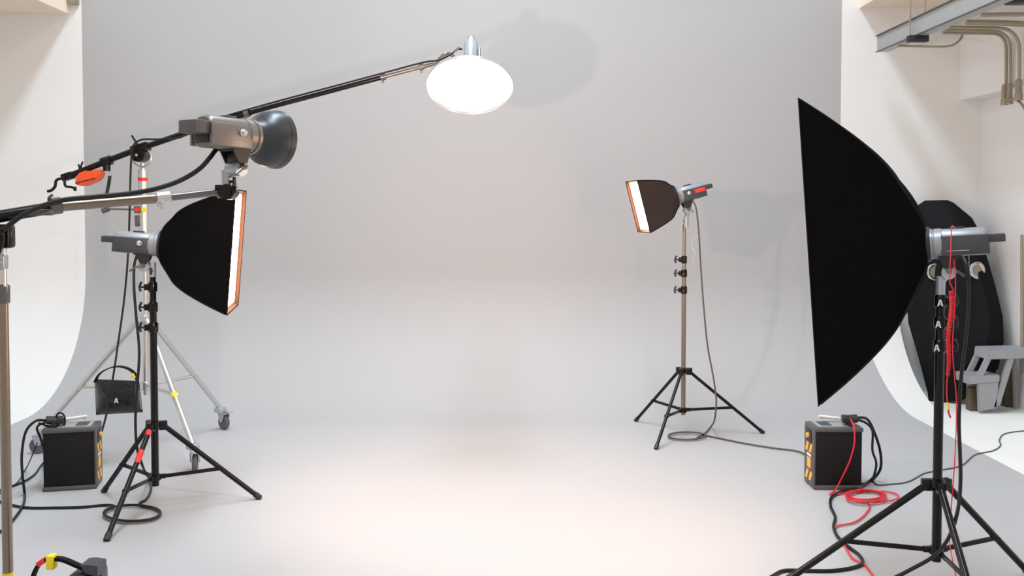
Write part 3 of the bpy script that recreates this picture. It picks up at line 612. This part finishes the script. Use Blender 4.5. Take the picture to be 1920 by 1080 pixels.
# ================= foreground bag at the bottom left edge
Yf = 2.75
fb = thing('equipment_bag', 'black bag with taped strap at the bottom left frame edge', 'bag', G(130, 1330))
q = P(140, 1080, Yf)
bm = NB(); ribbon(bm, [P(52, 1110, Yf), P(72, 1060, Yf), P(85, 1049, Yf), P(100, 1047, Yf), P(118, 1049, Yf), P(145, 1060, Yf), P(180, 1076, Yf), P(192, 1096, Yf)], (0, 1, 0), .02, .009); fs = obj('strap', bm, M['fabric2'], fb)
bm = NB(); box(bm, P(97, 1053, Yf-.002), (.021, .030, .040), bev=.002); obj('yellow_tape', bm, M['yellow'], fs)
bm = NB(); a_, b_ = P(73, 1057, Yf), P(86, 1048.5, Yf); dd = (b_-a_); box(bm, (a_+b_)/2, (dd.length, .027, .015), X=dd.normalized(), Z=dd.normalized().cross(V((0, -1, 0))), bev=.002); obj('red_tape', bm, M['redtape'], fs)
bm = NB(); ctrb = P(125, 1079, Yf); zt_ = P(160, 1074, Yf).z
zt_ = P(160, 1071, Yf).z; box(bm, (P(155, 1079, Yf).x, Yf+.02, zt_/2), (.075, .16, zt_), bev=.022, seg=4); obj('bag_body', bm, M['vinyl'], fb)
bm = NB(); a_ = P(165, 1063, Yf-.03); prism(bm, [P(150, 1060, Yf-.03), P(165, 1059, Yf-.03), P(183, 1062, Yf-.03), P(183, 1082, Yf-.03), P(160, 1076, Yf-.03)], (0, .06, 0)); obj('buckle', bm, M['panel'], fb)

# ================= leaning black folded softbox, stool, boxes at right rear
def Q(px, py, off=0.):
    Y = 7.42-(px-1740)*.0022+(752-py)*.0006; return P(px, py, Y+off)
lb = thing('leaning_softbox', 'large black folded softbox leaning on the right wall behind the stool', 'softbox', G(1770, 753))
bm = NB(); out = [(1722, 384), (1734, 376), (1776, 375), (1788, 380), (1822, 408), (1838, 436), (1850, 480), (1866, 535), (1880, 592), (1882, 640), (1872, 690), (1845, 728), (1802, 752), (1741, 753), (1739, 735), (1722, 670), (1703, 606), (1700, 560), (1706, 470)]
cen = Q(1790, 570, -.10); fr = [bm.verts.new(Q(x, y)) for x, y in out]; mid = [bm.verts.new(Q(x, y).lerp(cen, .35)+V((0, -.05, 0))) for x, y in out]; bk = [bm.verts.new(Q(x, y, .07)) for x, y in out]; n_ = len(out)
for k in range(n_):
    bm.faces.new((fr[k], fr[(k+1) % n_], mid[(k+1) % n_], mid[k])); bm.faces.new((fr[k], bk[k], bk[(k+1) % n_], fr[(k+1) % n_]))
bm.faces.new(mid); bm.faces.new(bk[::-1]); obj('fabric_cover', bm, M['fabric2'], lb, ang=15)
for px, py in ((1832, 507), (1752, 510)):
    q = Q(px, py, -.075); nn = V((.25, -1, .08)).normalized(); bm = NB(); lathe(bm, [(-.02, .050), (0, .068), (.008, .066), (.010, .058), (.004, .044), (-.02, .044)], q, nn, 32, False); e_ = obj('grommet', bm, M['chrome'], lb)
    bm = NB(); lathe(bm, [(0, .046), (.004, .046)], q+nn*.0, nn, 28); obj('grommet_mesh', bm, M['conduit'], e_)
bm = NB(); tube(bm, [Q(1815, 440, -.09), Q(1818, 560, -.10), Q(1806, 660, -.09), Q(1803, 745, -.02)], .005, 6, 6); obj('piping', bm, M['bezel'], lb)
# stool: two steps, faces left
st_ = thing('step_stool', 'pale grey plastic two-step stool by the right wall', 'step stool', G(1870, 766))
Yn, Yf2 = 6.95, 7.14
def SP(px, py, Y=Yn): return P(px, py, Y)
def shp(poly, y0, dy, nm, m_='plasticw', bev=.004):
    b_ = NB(); p0 = [SP(x, y) for x, y in poly]; p0 = [V((p.x, y0, p.z)) for p in p0]; prism(b_, p0, (0, dy, 0)); bmesh.ops.bevel(b_, geom=list(b_.edges), offset=bev, segments=2, affect='EDGES'); return obj(nm, b_, M[m_], st_)
for y0 in (Yn, Yf2-.03):
    shp([(1834, 712), (1873, 712), (1869, 766), (1836, 772)], y0, .03, 'front_leg')
    shp([(1853, 664), (1864, 664), (1844, 706), (1833, 706)], y0, .03, 'side_strut')
    if y0 == Yn: shp([(1893, 664), (1905, 664), (1876, 760), (1862, 766)], y0, .03, 'side_strut')
    shp([(1922, 664), (1928, 664), (1931, 773), (1924, 773)], y0, .03, 'rear_leg')
shp([(1852, 656), (1930, 654), (1930, 672), (1850, 674)], Yn-.006, Yf2-Yn+.012, 'top_step')
shp([(1814, 704), (1874, 703), (1874, 716), (1816, 721)], Yn-.006, Yf2-Yn+.012, 'lower_step')
bm = NB(); box(bm, (3.755, 7.21, .145), (.07, .07, .29), bev=.006); obj('storage_box', bm, M['boxb'], label='tall narrow brown box standing behind the stool', cat='box')
bm = NB(); q = P(1826, 700, 7.08); box(bm, (q.x, 7.08, .085), (.08, .08, .17), bev=.006); obj('storage_box', bm, M['boxb'], label='low dark box behind the lower step of the stool', cat='box')

# ------------------------------------------------------------ cables
def cable(label, pts, r, m='cable', name='power_cable', group=None, cat='cable', seg=8):
    bm = NB(); tube(bm, pts, r, 8, seg); return obj(name, bm, M[m], label=label, cat=cat, group=group)
def PP(lst): return [P(*q) for q in lst]
def GG(lst, h=.008): return [G(x, y, h) for x, y in lst]
def loop(px, py, wpx, hpx, n=1, h=.008, start=0, dh=.006, drift=(0, 0)):
    out = []; K = 12
    for i in range(int(n*K)+1):
        t = start+2*math.pi*i/K; f = i/K
        out.append(G(px+drift[0]*f+wpx/2*math.cos(t), py+drift[1]*f+hpx/2*math.sin(t), h+dh*f))
    return out
cable('thick black cable from the reflector head back along the near boom', PP([(420, 268, 3.33), (404, 282, 3.31), (394, 295, 3.28), (376, 315, 3.27), (345, 335, 3.25), (300, 352, 3.2), (250, 362, 3.16), (180, 369, 3.1), (120, 375, 3.04), (80, 386, 3.0), (40, 405, 2.96), (5, 432, 2.94)]), .0085)
# boom cable
cable('black cable along the long boom then hanging down by the rolling stand', PP([(866, 92, 5.97), (856, 93, 5.93), (845, 102, 5.88), (822, 113, 5.86)]) + [onb(x)+V((0, -.012, .022)) for x in (800, 720, 620, 520, 430, 380)] + PP([(340, 257, 5.86), (300, 261, 5.84), (262, 263, 5.82), (249, 275, 5.82), (246, 300, 5.82), (243, 400, 5.80), (240, 480, 5.78), (233, 560, 5.72), (222, 640, 5.66), (210, 720, 5.6), (200, 775, 5.55), (190, 812, 5.5)]) + GG([(180, 835), (150, 855)]), .006)
# left softbox cable + coil
cable('black cable hanging from the left softbox head, looped once on the floor', PP([(263, 468, 4.72), (253, 490, 4.70), (251, 530, 4.68), (255, 590, 4.66), (261, 660, 4.64), (257, 730, 4.62), (254, 790, 4.62), (257, 840, 4.62)]) + PP([(266, 870, 4.66)]) + GG([(280, 900), (283, 918), (272, 938), (262, 943)]) + loop(248, 962, 106, 30, 1.9, start=-1.2, drift=(0, 0)) + GG([(200, 947), (150, 951), (100, 952), (55, 952), (18, 946), (-15, 935)]), .0068)
cable('black cable drooping from the left pack to the lower frame edge', [PL(.27*.86+.03, .08, .365)]+PP([(66, 790, 5.0), (50, 806, 4.98), (41, 850, 4.95), (42, 890, 4.92)])+GG([(46, 925), (44, 945), (30, 968), (10, 990), (-20, 1010)]), .007)
cable('black cable curling behind the left pack toward the pole', [PL(.27*.80+.03, .05, .365)]+PP([(70, 800, 5.05), (76, 822, 5.08), (84, 850, 5.06)])+GG([(80, 870), (62, 892), (40, 905), (12, 915), (-15, 925)]), .006)
cable('short looped black lead standing on the left pack', PP([(120, 800, 5.1), (122, 788, 5.1), (118, 776, 5.1), (109, 775, 5.1), (105, 785, 5.1), (108, 798, 5.08), (95, 800, 5.08), (72, 793, 5.05)]), .005)
cable('thin black wire running from the left pack down to the floor', PP([(70, 830, 5.1), (62, 850, 5.1)])+GG([(48, 880), (32, 905), (18, 915), (0, 925)]), .0035)
# back right cable
cable('brownish cable from the farthest stand, looped once, to the right pack', PP([(1297, 374, 6.3), (1304, 386, 6.28), (1309, 420, 6.26), (1314, 500, 6.24), (1319, 570, 6.22), (1327, 650, 6.2), (1338, 710, 6.18), (1343, 750, 6.16)]) + PP([(1341, 780, 6.18)]) + GG([(1333, 800), (1322, 812), (1306, 822)]) + loop(1288, 817, 70, 14, 1.75, start=1.0) + GG([(1318, 815), (1350, 822), (1400, 832), (1450, 840), (1502, 848)]) + [PR(.0, .10, .012)], .0055, 'brown')
bm = NB(); ribbon(bm, PP([(1312, 443, 6.23), (1303, 445, 6.23), (1297, 453, 6.23), (1298, 465, 6.22), (1303, 476, 6.22), (1298, 490, 6.22)]), (.4, 1, 0), .016, .001); obj('tape_tail', bm, M['label'], label='curled white tape tail on the farthest stand cable', cat='tape')
# near right
cable('black cable hanging from the head behind the largest softbox', PP([(1806, 482, 3.63), (1813, 500, 3.6), (1817, 540, 3.6), (1813, 620, 3.6), (1803, 700, 3.6), (1798, 790, 3.6), (1800, 850, 3.6), (1801, 900, 3.6), (1797, 950, 3.58), (1785, 995, 3.56), (1768, 1025, 3.55), (1745, 1047, 3.5), (1700, 1072, 3.5), (1650, 1100, 3.5)]) + GG([(1600, 1160), (1560, 1200)]), .0072)
cable('black cable snaking from the right pack across the front floor', [PR(.262*.86+.03, .10, .367)]+PP([(1626, 786, 5.2), (1640, 812, 5.2), (1651, 850, 5.2), (1651, 878, 5.18)])+GG([(1637, 899), (1612, 914), (1580, 921), (1560, 932), (1557, 948), (1566, 970), (1563, 988), (1572, 1008), (1592, 1026), (1612, 1042), (1617, 1056), (1600, 1064), (1560, 1070), (1510, 1070), (1470, 1070), (1445, 1082)]), .0075)
cable('black cable curving tightly from plug to base of the right pack', [PR(.262*.80+.03, .05, .367)]+PP([(1622, 792, 5.12), (1635, 805, 5.12), (1636, 845, 5.12), (1643, 868, 5.12), (1640, 888, 5.12)])+GG([(1632, 900), (1620, 907), (1600, 908)]), .0065)
cable('thin grey cable wandering behind the largest stand to the right edge', GG([(1636, 901), (1646, 909), (1670, 908), (1700, 904), (1735, 887), (1760, 882), (1800, 874), (1830, 852), (1862, 845), (1876, 835), (1874, 825), (1885, 813), (1920, 808), (1960, 808)], .004), .004, 'cableg')
# red
redpts = [PR(.262*.78, .045, .372)]+PP([(1601, 800, 5.04), (1602, 830, 5.02), (1594, 862, 5.02), (1580, 893, 5.03), (1570, 912, 5.04)])+GG([(1562, 923), (1556, 927), (1575, 926), (1598, 920)])
for k in range(5): redpts += loop(1623+random.uniform(-3, 3), 929+random.uniform(-1.5, 1.5), 68+random.uniform(-7, 7), 20+random.uniform(-4, 4), 1, start=random.uniform(-.3, .3)-2.4, h=.006+.004*k, dh=.002)
redpts += loop(1640, 931, 90, 21, .9, start=-2.4)
redpts += GG([(1628, 944), (1624, 962), (1600, 980), (1568, 987), (1568, 1000), (1585, 1025), (1600, 1048), (1618, 1056), (1630, 1070), (1645, 1090)])
cable('red cable from the right pack, coiled on the floor beside it', redpts, .0042, 'red', 'sync_cable', seg=5)
# red spiral sync cord on near stand
rc = thing('spiral_cable', 'red spiral cord hanging down the right stand pole', 'cord', P(1779, 790, 3.6))
Yr = 3.62; hp = []
top_, bot_ = P(1784, 546, Yr), P(1776, 704, Yr); turns = 46
for i in range(turns*8+1):
    f = i/(turns*8); t = 2*math.pi*i/8; c_ = top_.lerp(bot_, f)+V((.004*math.sin(f*9), 0, 0)); rr = .0088*(1-.35*f)
    hp.append(c_+V((math.cos(t)*rr, math.sin(t)*rr, 0)))
pre = crom(PP([(1790, 428, 3.60), (1785, 424, 3.64), (1784, 432, 3.63), (1783, 470, 3.62), (1781, 500, 3.62), (1781, 530, 3.62)]), 4)
post = crom(PP([(1776, 706, Yr), (1775, 730, Yr), (1776, 752, Yr), (1777, 762, Yr)]), 4)
bm = NB(); tube(bm, pre+hp+post, .0022, 6, smooth=False); obj('spiral', bm, M['red'], rc)
bm = NB(); cyl(bm, P(1777, 755, Yr), P(1778, 768, Yr), .005, n=10); obj('tape', bm, M['yellow'], rc)
bm = NB(); tube(bm, PP([(1778, 768, Yr), (1779, 775, Yr), (1782, 783, Yr)]), .004, 8, 4); obj('plug', bm, M['redtape'], rc)
cable('thin red wire hanging straight behind the spiral cord to the floor', PP([(1788, 486, 3.66), (1791, 510, 3.66), (1791, 560, 3.66), (1786, 650, 3.66), (1790, 710, 3.66), (1793, 745, 3.66), (1793, 800, 3.66), (1789, 880, 3.66), (1783, 960, 3.66), (1780, 1010, 3.66), (1786, 1050, 3.6), (1792, 1080, 3.5)])+GG([(1800, 1150), (1810, 1180)]), .0022, 'red', 'sync_cable')

# ------------------------------------------------------------ light
def area(name, loc, rot, sx, sy, e, col):
    l = bpy.data.lights.new(name, 'AREA'); l.shape = 'RECTANGLE'; l.size = sx; l.size_y = sy; l.energy = e; l.color = col
    o = bpy.data.objects.new(name, l); C.objects.link(o); o.location = loc; o.rotation_euler = rot; return o
area('high_skylight', (-.5, 4.0, 8.4), (0, 0, 0), 1.0, 6.5, 600, (.70, .87, 1))
area('bay_light', (-.38, 4.4, 5.0), (0, 0, 0), .5, 5.0, 46, (.78, .91, 1))
l_ = bpy.data.lights.new('reflector_lamp', 'POINT'); l_.energy = 130; l_.color = (1, .74, .62); l_.shadow_soft_size = .035
lo_ = bpy.data.objects.new('reflector_lamp', l_); C.objects.link(lo_); lo_.location = oD+axD*.075
w = bpy.data.worlds.new('world'); bpy.context.scene.world = w; w.use_nodes = True
bg = w.node_tree.nodes['Background']; bg.inputs['Color'].default_value = (1, .80, .68, 1); bg.inputs['Strength'].default_value = .82
# ------------------------------------------------------------ camera
cd = bpy.data.cameras.new('camera'); cam = bpy.data.objects.new('camera', cd); C.objects.link(cam)
cam.location = (0, 0, CAMH); cam.rotation_euler = (math.pi/2-PITCH, 0, 0)
cd.sensor_width = 36; cd.sensor_fit = 'HORIZONTAL'; cd.lens = FPX*36/1920; cd.shift_y = (CY-540)/1920
cd.clip_end = 100
S = bpy.context.scene; S.camera = cam
S.view_settings.view_transform = 'Standard'; S.view_settings.look = 'None'; S.view_settings.gamma = 1; S.view_settings.exposure = 0
S.view_settings.use_curve_mapping = False
